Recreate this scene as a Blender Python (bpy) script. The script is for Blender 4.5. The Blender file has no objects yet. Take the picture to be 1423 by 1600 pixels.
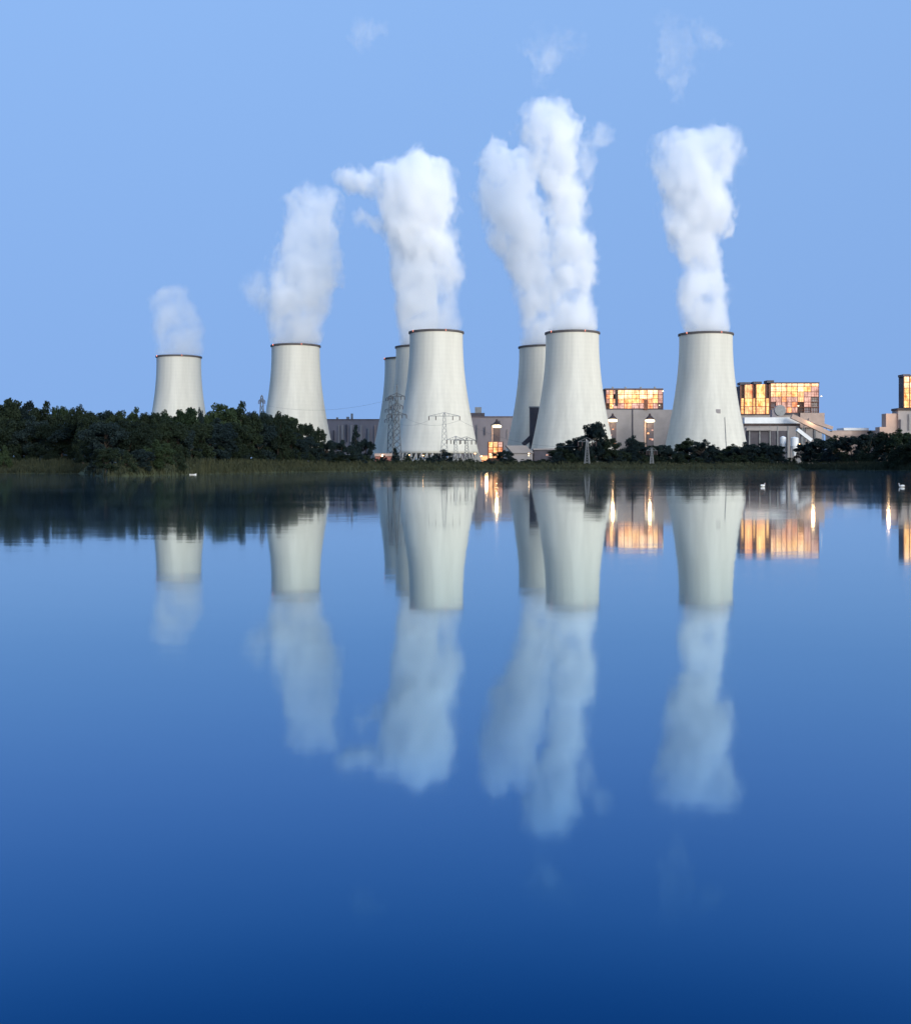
import bpy, bmesh, math, random
from mathutils import Vector, Matrix, noise as mnoise

random.seed(7)
scn = bpy.context.scene
col = scn.collection
R = math.radians

# ------------------------------------------------------------------ camera
F = 1800.0      # focal length in photo pixels
CX, HY, CH = 711.5, 727.0, 3.0
cam_d = bpy.data.cameras.new('camera'); cam = bpy.data.objects.new('camera', cam_d); col.objects.link(cam)
cam.location = (0, 0, CH); cam.rotation_euler = (R(90), 0, 0)
cam_d.sensor_fit = 'HORIZONTAL'; cam_d.sensor_width = 36; cam_d.lens = F / 1423 * 36
cam_d.shift_y = -(800 - HY) / 1423
cam_d.clip_start = 0.5; cam_d.clip_end = 60000
scn.camera = cam
GZ = 4.0        # ground level behind the bank

def W(px, py, D):
    return Vector(((px - CX) / F * D, D, CH + (HY - py) / F * D))
def WX(px, D): return (px - CX) / F * D
def WZ(py, D): return CH + (HY - py) / F * D

# ------------------------------------------------------------------ light
SUN_EL, SUN_AZ = R(11), R(146)      # azimuth clockwise from +Y
w = bpy.data.worlds.new('World'); scn.world = w; w.use_nodes = True
nt = w.node_tree; nt.nodes.clear()
out = nt.nodes.new('ShaderNodeOutputWorld'); bg = nt.nodes.new('ShaderNodeBackground')
sky = nt.nodes.new('ShaderNodeTexSky'); sky.sky_type = 'NISHITA'; sky.sun_disc = False
sky.sun_elevation = SUN_EL; sky.sun_rotation = SUN_AZ
sky.air_density = 1.3; sky.dust_density = 0.0; sky.ozone_density = 5.0; sky.altitude = 60
bg.inputs['Strength'].default_value = 0.15
# the air near the horizon is as clear as higher up: look the sky colour up a little above each direction
tcw = nt.nodes.new('ShaderNodeTexCoord'); mpw = nt.nodes.new('ShaderNodeMapping')
mpw.inputs['Location'].default_value = (0, 0, 0.42); mpw.inputs['Scale'].default_value = (0.15, 1, -0.15)
nt.links.new(tcw.outputs['Generated'], mpw.inputs[0]); nt.links.new(mpw.outputs[0], sky.inputs[0])
tint = nt.nodes.new('ShaderNodeMix'); tint.data_type = 'RGBA'; tint.blend_type = 'MULTIPLY'; tint.inputs[0].default_value = 1
tint.inputs[7].default_value = (1.56, 1.14, 1.13, 1)
nt.links.new(sky.outputs[0], tint.inputs[6]); nt.links.new(tint.outputs[2], bg.inputs[0]); nt.links.new(bg.outputs[0], out.inputs[0])

sd = bpy.data.lights.new('sun', 'SUN'); sd.energy = 3.3; sd.angle = R(45); sd.color = (1, 0.93, 0.78)
so = bpy.data.objects.new('sun', sd); col.objects.link(so)
sv = Vector((math.sin(SUN_AZ) * math.cos(SUN_EL), math.cos(SUN_AZ) * math.cos(SUN_EL), math.sin(SUN_EL)))
so.rotation_euler = sv.to_track_quat('Z', 'Y').to_euler(); so.location = (50, -50, 80)

vs = scn.view_settings
vs.view_transform = 'Standard'; vs.look = 'None'; vs.gamma = 1; vs.use_curve_mapping = False; vs.exposure = 0.5
cy = scn.cycles
cy.use_denoising = True; cy.max_bounces = 12; cy.diffuse_bounces = 3; cy.glossy_bounces = 3
cy.volume_bounces = 10; cy.transparent_max_bounces = 8; cy.volume_step_rate = 1.0; cy.volume_max_steps = 256
cy.sample_clamp_indirect = 6; cy.caustics_reflective = False; cy.caustics_refractive = False
cy.use_adaptive_sampling = True; cy.adaptive_threshold = 0.02

# ------------------------------------------------------------------ tagging helpers
def tag(o, label=None, cat=None, group=None, kind=None):
    if label: o['label'] = label
    if cat: o['category'] = cat
    if group: o['group'] = group
    if kind: o['kind'] = kind
    return o
def empty(name, loc, label, cat, group=None, rz=0):
    o = bpy.data.objects.new(name, None); col.objects.link(o); o.location = loc; o.rotation_euler = (0, 0, rz)
    o.empty_display_size = 2
    return tag(o, label, cat, group)
def link(name, bm, m, parent=None, smooth=False):
    me = bpy.data.meshes.new(name); bm.normal_update(); bm.to_mesh(me); bm.free()
    for x in (m if isinstance(m, (list, tuple)) else [m]): me.materials.append(x)
    if smooth:
        for p in me.polygons: p.use_smooth = True
    o = bpy.data.objects.new(name, me); col.objects.link(o)
    if parent: o.parent = parent
    return o
def box(bm, x0, x1, y0, y1, z0, z1, rot=None):
    c = Vector(((x0 + x1) / 2, (y0 + y1) / 2, (z0 + z1) / 2))
    m = Matrix.Translation(c)
    if rot is not None: m = m @ rot
    m = m @ Matrix.Diagonal((abs(x1 - x0), abs(y1 - y0), abs(z1 - z0), 1))
    return bmesh.ops.create_cube(bm, size=1, matrix=m)
def bar(bm, a, b, r, seg=4, r2=None):
    a, b = Vector(a), Vector(b); d = b - a; L = d.length
    if L < 1e-6: return
    q = d.to_track_quat('Z', 'Y').to_matrix().to_4x4()
    bmesh.ops.create_cone(bm, cap_ends=True, segments=seg, radius1=r, radius2=r if r2 is None else r2, depth=L,
                          matrix=Matrix.Translation((a + b) / 2) @ q)
def lathe(bm, prof, seg=64, cx=0, cy=0, closed=True):
    rings = []
    for r, z in prof:
        rings.append([bm.verts.new((cx + r * math.cos(2 * math.pi * k / seg), cy + r * math.sin(2 * math.pi * k / seg), z)) for k in range(seg)])
    n = len(rings)
    for i in range(n if closed else n - 1):
        a, b = rings[i], rings[(i + 1) % n]
        for k in range(seg):
            bm.faces.new((a[k], a[(k + 1) % seg], b[(k + 1) % seg], b[k]))
    bmesh.ops.recalc_face_normals(bm, faces=bm.faces)

# ------------------------------------------------------------------ materials
def nodes(m):
    m.use_nodes = True; t = m.node_tree; t.nodes.clear(); return t
def mat(name, c, rough=0.8, var=0.25, scale=0.2, stretch=(1, 1, 1), c2=None, metal=0, bump=0, bscale=1.0, wave=None):
    m = bpy.data.materials.new(name); t = nodes(m); N = t.nodes; L = t.links
    o = N.new('ShaderNodeOutputMaterial'); b = N.new('ShaderNodeBsdfPrincipled')
    b.inputs['Roughness'].default_value = rough; b.inputs['Metallic'].default_value = metal
    b.inputs['Specular IOR Level'].default_value = 0.25
    tc = N.new('ShaderNodeTexCoord'); mp = N.new('ShaderNodeMapping'); mp.inputs['Scale'].default_value = stretch
    L.new(tc.outputs['Object'], mp.inputs[0])
    nz = N.new('ShaderNodeTexNoise'); nz.inputs['Scale'].default_value = scale; nz.inputs['Detail'].default_value = 6
    nz.inputs['Roughness'].default_value = 0.65
    L.new(mp.outputs[0], nz.inputs['Vector'])
    r = N.new('ShaderNodeValToRGB'); r.color_ramp.elements[0].position = 0.3; r.color_ramp.elements[1].position = 0.7
    ca = tuple(x * (1 - var) for x in c) + (1,)
    cb = tuple(min(1, x * (1 + var)) for x in (c2 or c)) + (1,)
    r.color_ramp.elements[0].color = ca; r.color_ramp.elements[1].color = cb
    L.new(nz.outputs[0], r.inputs[0]); last = r.outputs[0]
    if wave:   # (direction, scale, amount): cladding ribs / lift joints
        wv = N.new('ShaderNodeTexWave'); wv.bands_direction = wave[0]; wv.inputs['Scale'].default_value = wave[1]
        L.new(tc.outputs['Object'], wv.inputs[0])
        mr = N.new('ShaderNodeMapRange'); mr.inputs[3].default_value = 1 - wave[2]; mr.inputs[4].default_value = 1
        L.new(wv.outputs[1], mr.inputs[0])
        mx = N.new('ShaderNodeVectorMath'); mx.operation = 'SCALE'
        L.new(last, mx.inputs[0]); L.new(mr.outputs[0], mx.inputs['Scale']); last = mx.outputs[0]
    L.new(last, b.inputs['Base Color'])
    if bump:
        bn = N.new('ShaderNodeTexNoise'); bn.inputs['Scale'].default_value = bscale; bn.inputs['Detail'].default_value = 4
        L.new(tc.outputs['Object'], bn.inputs['Vector'])
        bp = N.new('ShaderNodeBump'); bp.inputs['Strength'].default_value = bump; bp.inputs['Distance'].default_value = 0.3
        L.new(bn.outputs[0], bp.inputs['Height']); L.new(bp.outputs[0], b.inputs['Normal'])
    L.new(b.outputs[0], o.inputs[0]); return m
def emis(name, ca, cb, sa, sb, scale=0.15, stretch=(1, 1, 1)):
    """a lamp or lit window, or a wall made to glow as if lamplit: patchy emission"""
    m = bpy.data.materials.new(name); t = nodes(m); N = t.nodes; L = t.links
    o = N.new('ShaderNodeOutputMaterial'); e = N.new('ShaderNodeEmission')
    tc = N.new('ShaderNodeTexCoord'); mp = N.new('ShaderNodeMapping'); mp.inputs['Scale'].default_value = stretch
    L.new(tc.outputs['Object'], mp.inputs[0])
    nz = N.new('ShaderNodeTexNoise'); nz.inputs['Scale'].default_value = scale; nz.inputs['Detail'].default_value = 5
    nz.inputs['Roughness'].default_value = 0.7
    L.new(mp.outputs[0], nz.inputs['Vector'])
    r = N.new('ShaderNodeValToRGB'); r.color_ramp.elements[0].position = 0.36; r.color_ramp.elements[1].position = 0.64
    r.color_ramp.elements[0].color = (*[x * sa for x in ca], 1); r.color_ramp.elements[1].color = (*[x * sb for x in cb], 1)
    L.new(nz.outputs[0], r.inputs[0]); L.new(r.outputs[0], e.inputs[0]); e.inputs[1].default_value = 1
    L.new(e.outputs[0], o.inputs[0]); return m

M = {}
M['concrete'] = mat('tower_concrete', (0.575, 0.56, 0.495), 0.9, 0.13, 0.09, (1.5, 1.5, 0.08), wave=('Z', 0.085, 0.02), bump=0.1, bscale=0.3)
M['strut'] = mat('strut_concrete', (0.35, 0.34, 0.32), 0.9, 0.2)
M['rim'] = mat('rim_steel', (0.10, 0.09, 0.09), 0.8, 0.2)
M['clad'] = mat('grey_cladding', (0.25, 0.225, 0.245), 0.7, 0.12, 0.05, (1, 1, 0.3), wave=('X', 0.35, 0.18))
M['clad_light'] = mat('light_cladding', (0.31, 0.285, 0.28), 0.7, 0.12, 0.08, wave=('X', 0.5, 0.12))
M['clad_dark'] = mat('dark_cladding', (0.075, 0.07, 0.085), 0.7, 0.3, 0.1)
M['steel'] = mat('dark_steel', (0.05, 0.035, 0.035), 0.6, 0.3, 0.2)
M['warm_steel'] = mat('lamplit_tint_steel', (0.20, 0.085, 0.055), 0.7, 0.3, 0.3)  # warm lamp light falling on the steel is put into its colour
M['galv'] = mat('galvanised_steel', (0.22, 0.23, 0.24), 0.5, 0.2, 0.3)
M['pyl'] = mat('pylon_steel', (0.10, 0.11, 0.12), 0.6, 0.2, 0.3)
M['white'] = mat('white_sheet', (0.68, 0.70, 0.72), 0.5, 0.08, 0.2)
M['beige'] = mat('beige_gallery', (0.38, 0.29, 0.25), 0.7, 0.1, 0.2)
M['roof'] = mat('roof_felt', (0.12, 0.10, 0.11), 0.9, 0.3, 0.2)
M['brick'] = mat('red_brick', (0.30, 0.13, 0.11), 0.9, 0.2, 0.4)
M['lit_w'] = emis('lit_bay_bright', (1, 0.36, 0.15), (1, 0.70, 0.40), 1.1, 2.3, 0.2, (1, 1, 0.5))
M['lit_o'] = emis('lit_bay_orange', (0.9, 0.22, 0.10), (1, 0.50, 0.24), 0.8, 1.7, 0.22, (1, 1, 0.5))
M['lit_y'] = emis('lit_bay_yellow', (0.95, 0.30, 0.07), (1, 0.62, 0.26), 0.95, 2.0, 0.24, (1, 1, 0.5))
M['lit_p'] = emis('lit_bay_dim', (0.55, 0.24, 0.20), (0.95, 0.58, 0.48), 0.7, 1.1, 0.24, (1, 1, 0.5))
M['lamp'] = emis('lamp_glow', (1, 0.82, 0.5), (1, 0.9, 0.62), 1.6, 2.6, 0.5)
M['lampo'] = emis('sodium_lamp', (1, 0.5, 0.2), (1, 0.6, 0.3), 10, 14, 0.5)
M['red'] = emis('warning_red', (1, 0.25, 0.15), (1, 0.3, 0.2), 3, 4, 0.5)
M['swan'] = mat('swan_feathers', (0.85, 0.85, 0.83), 0.7, 0.04, 3)
M['bill'] = mat('swan_bill', (0.5, 0.16, 0.03), 0.5, 0.1, 3)

# foliage
def foliage(name, c, c2):
    m = bpy.data.materials.new(name); t = nodes(m); N = t.nodes; L = t.links
    o = N.new('ShaderNodeOutputMaterial'); b = N.new('ShaderNodeBsdfPrincipled'); b.inputs['Roughness'].default_value = 0.7
    b.inputs['Specular IOR Level'].default_value = 0.15
    tc = N.new('ShaderNodeTexCoord'); oi = N.new('ShaderNodeObjectInfo')
    nz = N.new('ShaderNodeTexNoise'); nz.inputs['Scale'].default_value = 0.35; nz.inputs['Detail'].default_value = 4
    L.new(tc.outputs['Object'], nz.inputs['Vector'])
    ad = N.new('ShaderNodeMath'); ad.operation = 'MULTIPLY_ADD'; ad.inputs[1].default_value = 0.5
    L.new(oi.outputs['Random'], ad.inputs[0]); L.new(nz.outputs[0], ad.inputs[2])
    r = N.new('ShaderNodeValToRGB'); r.color_ramp.elements[0].position = 0.4; r.color_ramp.elements[1].position = 1.05
    r.color_ramp.elements[0].color = (*c, 1); r.color_ramp.elements[1].color = (*c2, 1)
    L.new(ad.outputs[0], r.inputs[0]); L.new(r.outputs[0], b.inputs['Base Color']); L.new(b.outputs[0], o.inputs[0])
    return m
M['leafA'] = foliage('leaves_dark', (0.006, 0.013, 0.009), (0.017, 0.028, 0.014))
M['leafB'] = foliage('leaves_blue', (0.005, 0.013, 0.015), (0.014, 0.026, 0.026))
M['leafC'] = foliage('leaves_green', (0.012, 0.025, 0.012), (0.028, 0.046, 0.020))
M['bark'] = mat('bark', (0.07, 0.055, 0.045), 0.9, 0.3, 1.5)
M['grass'] = mat('bank_grass', (0.035, 0.045, 0.022), 0.95, 0.35, 0.08, (1, 1, 1), c2=(0.05, 0.058, 0.028), bump=0.6, bscale=2)
M['reed'] = foliage('reed_blades', (0.022, 0.028, 0.016), (0.06, 0.065, 0.034))

# ------------------------------------------------------------------ water
def water_mat():
    m = bpy.data.materials.new('lake_water'); t = nodes(m); N = t.nodes; L = t.links
    o = N.new('ShaderNodeOutputMaterial'); body = N.new('ShaderNodeBsdfDiffuse'); body.inputs[0].default_value = (0.0, 0.003, 0.006, 1)
    b = N.new('ShaderNodeBsdfGlossy'); b.inputs['Roughness'].default_value = 0.048
    ge = N.new('ShaderNodeNewGeometry'); dt = N.new('ShaderNodeVectorMath'); dt.operation = 'DOT_PRODUCT'; L.new(ge.outputs['Incoming'], dt.inputs[0])
    cr = N.new('ShaderNodeValToRGB'); cr.color_ramp.interpolation = 'B_SPLINE'; e = cr.color_ramp.elements      # reflection colour by grazing angle (sine), set to darken and blue the near water
    e[0].position = 0.0; e[0].color = (0.97, 0.97, 0.96, 1); e[1].position = 1; e[1].color = (0.01, 0.04, 0.10, 1)
    for p, c in ((0.068, (0.76, 0.82, 0.82)), (0.15, (0.41, 0.565, 0.655)), (0.254, (0.205, 0.34, 0.52)), (0.36, (0.045, 0.175, 0.345)), (0.45, (0.0, 0.055, 0.17))):
        k = e.new(p); k.color = (*c, 1)
    L.new(dt.outputs['Value'], cr.inputs[0]); L.new(cr.outputs[0], b.inputs['Color'])
    mx = N.new('ShaderNodeAddShader'); L.new(body.outputs[0], mx.inputs[0]); L.new(b.outputs[0], mx.inputs[1])
    tc = N.new('ShaderNodeTexCoord')
    nrm = None
    for sc, amp in (((0.03, 0.12, 1), (0.0010, 0.0030, 0)), ((0.5, 1.6, 1), (0.0014, 0.0032, 0))):
        mp = N.new('ShaderNodeMapping'); mp.inputs['Scale'].default_value = sc
        L.new(tc.outputs['Object'], mp.inputs[0])
        nz = N.new('ShaderNodeTexNoise'); nz.inputs['Scale'].default_value = 1; nz.inputs['Detail'].default_value = 2
        L.new(mp.outputs[0], nz.inputs['Vector'])
        sb = N.new('ShaderNodeVectorMath'); sb.operation = 'SUBTRACT'; sb.inputs[1].default_value = (0.5, 0.5, 0.5); L.new(nz.outputs['Color'], sb.inputs[0])
        ml = N.new('ShaderNodeVectorMath'); ml.operation = 'MULTIPLY_ADD'; ml.inputs[1].default_value = [2 * a for a in amp]
        L.new(sb.outputs[0], ml.inputs[0])
        if nrm is None: ml.inputs[2].default_value = (0, 0, 1)
        else: L.new(nrm, ml.inputs[2])
        nrm = ml.outputs[0]
    mpr = N.new('ShaderNodeMapping'); mpr.inputs['Scale'].default_value = (0.012, 0.05, 1); L.new(tc.outputs['Object'], mpr.inputs[0])   # wind patches
    nr = N.new('ShaderNodeTexNoise'); nr.inputs['Scale'].default_value = 1; nr.inputs['Detail'].default_value = 4; L.new(mpr.outputs[0], nr.inputs['Vector'])
    rr = N.new('ShaderNodeMapRange'); rr.inputs[1].default_value = 0.4; rr.inputs[2].default_value = 0.65; rr.inputs[3].default_value = 0.044; rr.inputs[4].default_value = 0.058
    L.new(nr.outputs[0], rr.inputs[0]); L.new(rr.outputs[0], b.inputs['Roughness'])
    nn = N.new('ShaderNodeVectorMath'); nn.operation = 'NORMALIZE'; L.new(nrm, nn.inputs[0])
    L.new(nn.outputs[0], b.inputs['Normal'])
    L.new(nn.outputs[0], dt.inputs[1]); L.new(mx.outputs[0], o.inputs[0]); return m
bm = bmesh.new()
xs = [-3000, -800, -300, 0, 300, 800, 3000]; ys = [-400, -50, 50, 200, 400, 800, 1500]
g = [[bm.verts.new((x, y, 0)) for x in xs] for y in ys]
for i in range(len(ys) - 1):
    for j in range(len(xs) - 1): bm.faces.new((g[i][j], g[i][j + 1], g[i + 1][j + 1], g[i + 1][j]))
tag(link('water', bm, water_mat()), kind='structure')

# ------------------------------------------------------------------ ground: one sheet from the shoreline to the horizon
SH = [(-900, 741), (-300, 741), (0, 741), (125, 741), (142, 744), (165, 745.5), (280, 743.5), (300, 742.8), (340, 741.4), (430, 739.2), (585, 737),
      (800, 735.8), (1100, 735.2), (1250, 735.2), (1423, 736.6), (1700, 739.3), (2400, 740)]
def shoreD(px):
    for (a, ya), (b, yb) in zip(SH, SH[1:]):
        if a <= px <= b:
            y = ya + (yb - ya) * (px - a) / (b - a) - 1.1; return CH * F / (y - HY)
    return 450
bm = bmesh.new()
offs = [(-3, -0.6), (0, 0.02), (1.5, 0.5), (4, 1.2), (9, 2.5), (18, 3.9), (40, 4.05), (120, 4.0), (500, 4.0), (2500, 4.0), (30000, 4.0)]
cols = list(range(-900, 2401, 12)); rings = []
for k, (d, z) in enumerate(offs):
    row = []
    for px in cols:
        D = shoreD(px); jit = 1.6 * mnoise.noise(Vector((px * 0.05, 0.5, 0))) if 0 < k < 6 else 0
        x = WX(px, D) if d < 3000 else WX(px, D) * 25
        if d == 2500: x *= 3
        row.append(bm.verts.new((x, D + d + jit, z + (0.25 * mnoise.noise(Vector((px * 0.03, k * 3.1, 5))) if k in (3, 4, 5, 6) else 0))))
    rings.append(row)
for a, b in zip(rings, rings[1:]):
    for j in range(len(cols) - 1): bm.faces.new((a[j], a[j + 1], b[j + 1], b[j]))
tag(link('ground', bm, M['grass'], smooth=True), kind='structure')

# reeds and rough grass along the water's edge
bm = bmesh.new()
for k in range(32000):
    px = random.uniform(-120, 1560)
    D = shoreD(px); dens = 0.5 + 0.5 * mnoise.noise(Vector((px * 0.04, 3, 1)))
    if 138 < px < 292 and random.random() < 0.7: continue
    d = random.random() ** 1.3 * 19
    if random.random() > 0.55 + dens: continue
    base = WX(px, D) ; y = D + d + 1.6 * mnoise.noise(Vector((px * 0.05, 0.5, 0))); z = min(3.8, d * 0.24)
    h = random.uniform(0.7, 1.9) * (1.15 + 0.5 * mnoise.noise(Vector((px * 0.09, 9, d * .1)))); wd = random.uniform(0.12, 0.3); a = random.uniform(0, 3.14)
    lx, ly = random.gauss(0, 0.25), random.gauss(0, 0.25)
    dx, dy = math.cos(a) * wd, math.sin(a) * wd
    v = [bm.verts.new((base - dx, y - dy, z - 0.1)), bm.verts.new((base + dx, y + dy, z - 0.1)), bm.verts.new((base + lx + dx * .3, y + ly, z + h)), bm.verts.new((base + lx - dx * .3, y + ly, z + h * .93))]
    bm.faces.new(v)
tag(link('reeds', bm, M['reed']), 'low olive reeds and rough grass along the whole far waterline', 'reeds', kind='stuff')

# ------------------------------------------------------------------ cooling towers
ZT = 113.0
def tr(z):      # hyperboloid radius
    return 22.9 * math.sqrt(1 + ((z - 108) / 79.0) ** 2)
def tower_meshes():
    bm = bmesh.new(); prof = []
    for i in range(41):
        z = 9 + (ZT - 9) * i / 40; prof.append((tr(z), z))
    for i in range(40, -1, -1):
        z = 9 + (ZT - 9) * i / 40; prof.append((tr(z) - 0.7, z))
    lathe(bm, prof, 96)
    rim = bmesh.new(); r = tr(ZT)
    lathe(rim, [(r + 0.05, ZT - 0.9), (r + 1.0, ZT - 0.6), (r + 1.0, ZT + 0.9), (r + 0.75, ZT + 0.9), (r + 0.75, ZT + 0.1), (r - 0.8, ZT + 0.1), (r - 0.8, ZT + 0.003), (r + 0.05, ZT + 0.003)], 96)
    return bm, rim
_shell = None
def cooling_tower(cx, rimy, D, label, lights=((-0.8,), (0.35,)), plain=False):
    global _shell
    x = WX(cx, D)
    t = empty('cooling_tower', (x, D, GZ), label, 'cooling tower', 'cooling towers of the power station')
    s = WZ(rimy + 2.2, D) - GZ; s = s / ZT
    if _shell is None:
        a, b = tower_meshes()
        sh = link('shell', a, M['concrete'], t, True); rm = link('rim', b, M['rim'], t, False)
        st = bmesh.new(); bs = bmesh.new()
        for k in range(48):
            a0 = 2 * math.pi * k / 48; a1 = 2 * math.pi * (k + 0.5) / 48
            top = Vector((tr(9) * math.cos(a1), tr(9) * math.sin(a1), 9.1)); 
            for q in (a0, a0 + 2 * math.pi / 48):
                bar(st, ((tr(0) + 0.5) * math.cos(q), (tr(0) + 0.5) * math.sin(q), 0), top, 0.45, 6)
        lathe(st, [(tr(0) - 0.6, -0.3), (tr(0) + 1.8, -0.3), (tr(0) + 1.8, 0.6), (tr(0) - 0.6, 0.6)], 64)
        sp = link('support_ring', st, M['strut'], t)
        _shell = (sh.data, rm.data, sp.data)
    else:
        for n, d in zip(('shell', 'rim', 'support_ring'), _shell):
            o = bpy.data.objects.new(n, d); col.objects.link(o); o.parent = t
    t.scale = (s, s, s)
    for f in lights:     # red aircraft lamps on the rim, facing the lake
        f = f[0]; bm = bmesh.new(); r = tr(ZT) + 1.5; ax = f * r; ay = -math.sqrt(r * r - ax * ax)
        bmesh.ops.create_icosphere(bm, subdivisions=2, radius=0.22, matrix=Matrix.Translation((ax, ay, ZT + 0.6)))
        bar(bm, (ax, ay, ZT - 0.6), (ax, ay, ZT + 0.3), 0.12)
        link('warning_light', bm, M['red'], t)
    return t
T1 = cooling_tower(279.5, 556, 1158, 'leftmost cooling tower, half sunk behind the dark wood')
T2 = cooling_tower(462, 539, 1053, 'second cooling tower from the left, rising at the end of the dark wood')
T3a = cooling_tower(634.5, 559, 1179, 'lowest looking steamless cooling tower, only a sliver seen behind two others', lights=((-0.93,),))
T3b = cooling_tower(655.5, 541, 1064, 'middle cooling tower in the overlapping row of three, mostly hidden', lights=())
T4 = cooling_tower(681.5, 518, 947, 'front cooling tower of the overlapping row of three, pylons before it')
T5 = cooling_tower(848, 541, 1064, 'cooling tower half hidden behind the left side of a nearer one', lights=())
T6 = cooling_tower(894, 519, 952, 'front cooling tower of the right pair, dark bushes at its right foot')
T7 = cooling_tower(1102.5, 521, 961, 'rightmost cooling tower, standing alone beside the lit boiler block')
bm = bmesh.new()          # ladder and hatch on the rightmost tower
def on_shell(t, px, py):
    s = t.scale[0]; D = t.location[1]; z = (WZ(py, D) - GZ) / s; dx = (WX(px, D) - t.location[0]) / s; r = tr(z) + 0.15
    return Vector((dx, -math.sqrt(max(0, r * r - dx * dx)), z))
for k in (-0.35, 0.35):
    pts = [on_shell(T7, 1120 + k, y) for y in (654, 665, 676, 690, 704)]
    for a, b in zip(pts, pts[1:]): bar(bm, a, b, 0.12)
for y in range(655, 704, 2): bar(bm, on_shell(T7, 1119.6, y), on_shell(T7, 1120.4, y), 0.08)
link('ladder', bm, M['galv'], T7)
bm = bmesh.new(); p = on_shell(T7, 1110, 645); box(bm, p.x - 1.9, p.x + 1.9, p.y - 0.25, p.y + 0.6, p.z - 1.8, p.z + 1.8); link('hatch', bm, M['clad_light'], T7)

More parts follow.
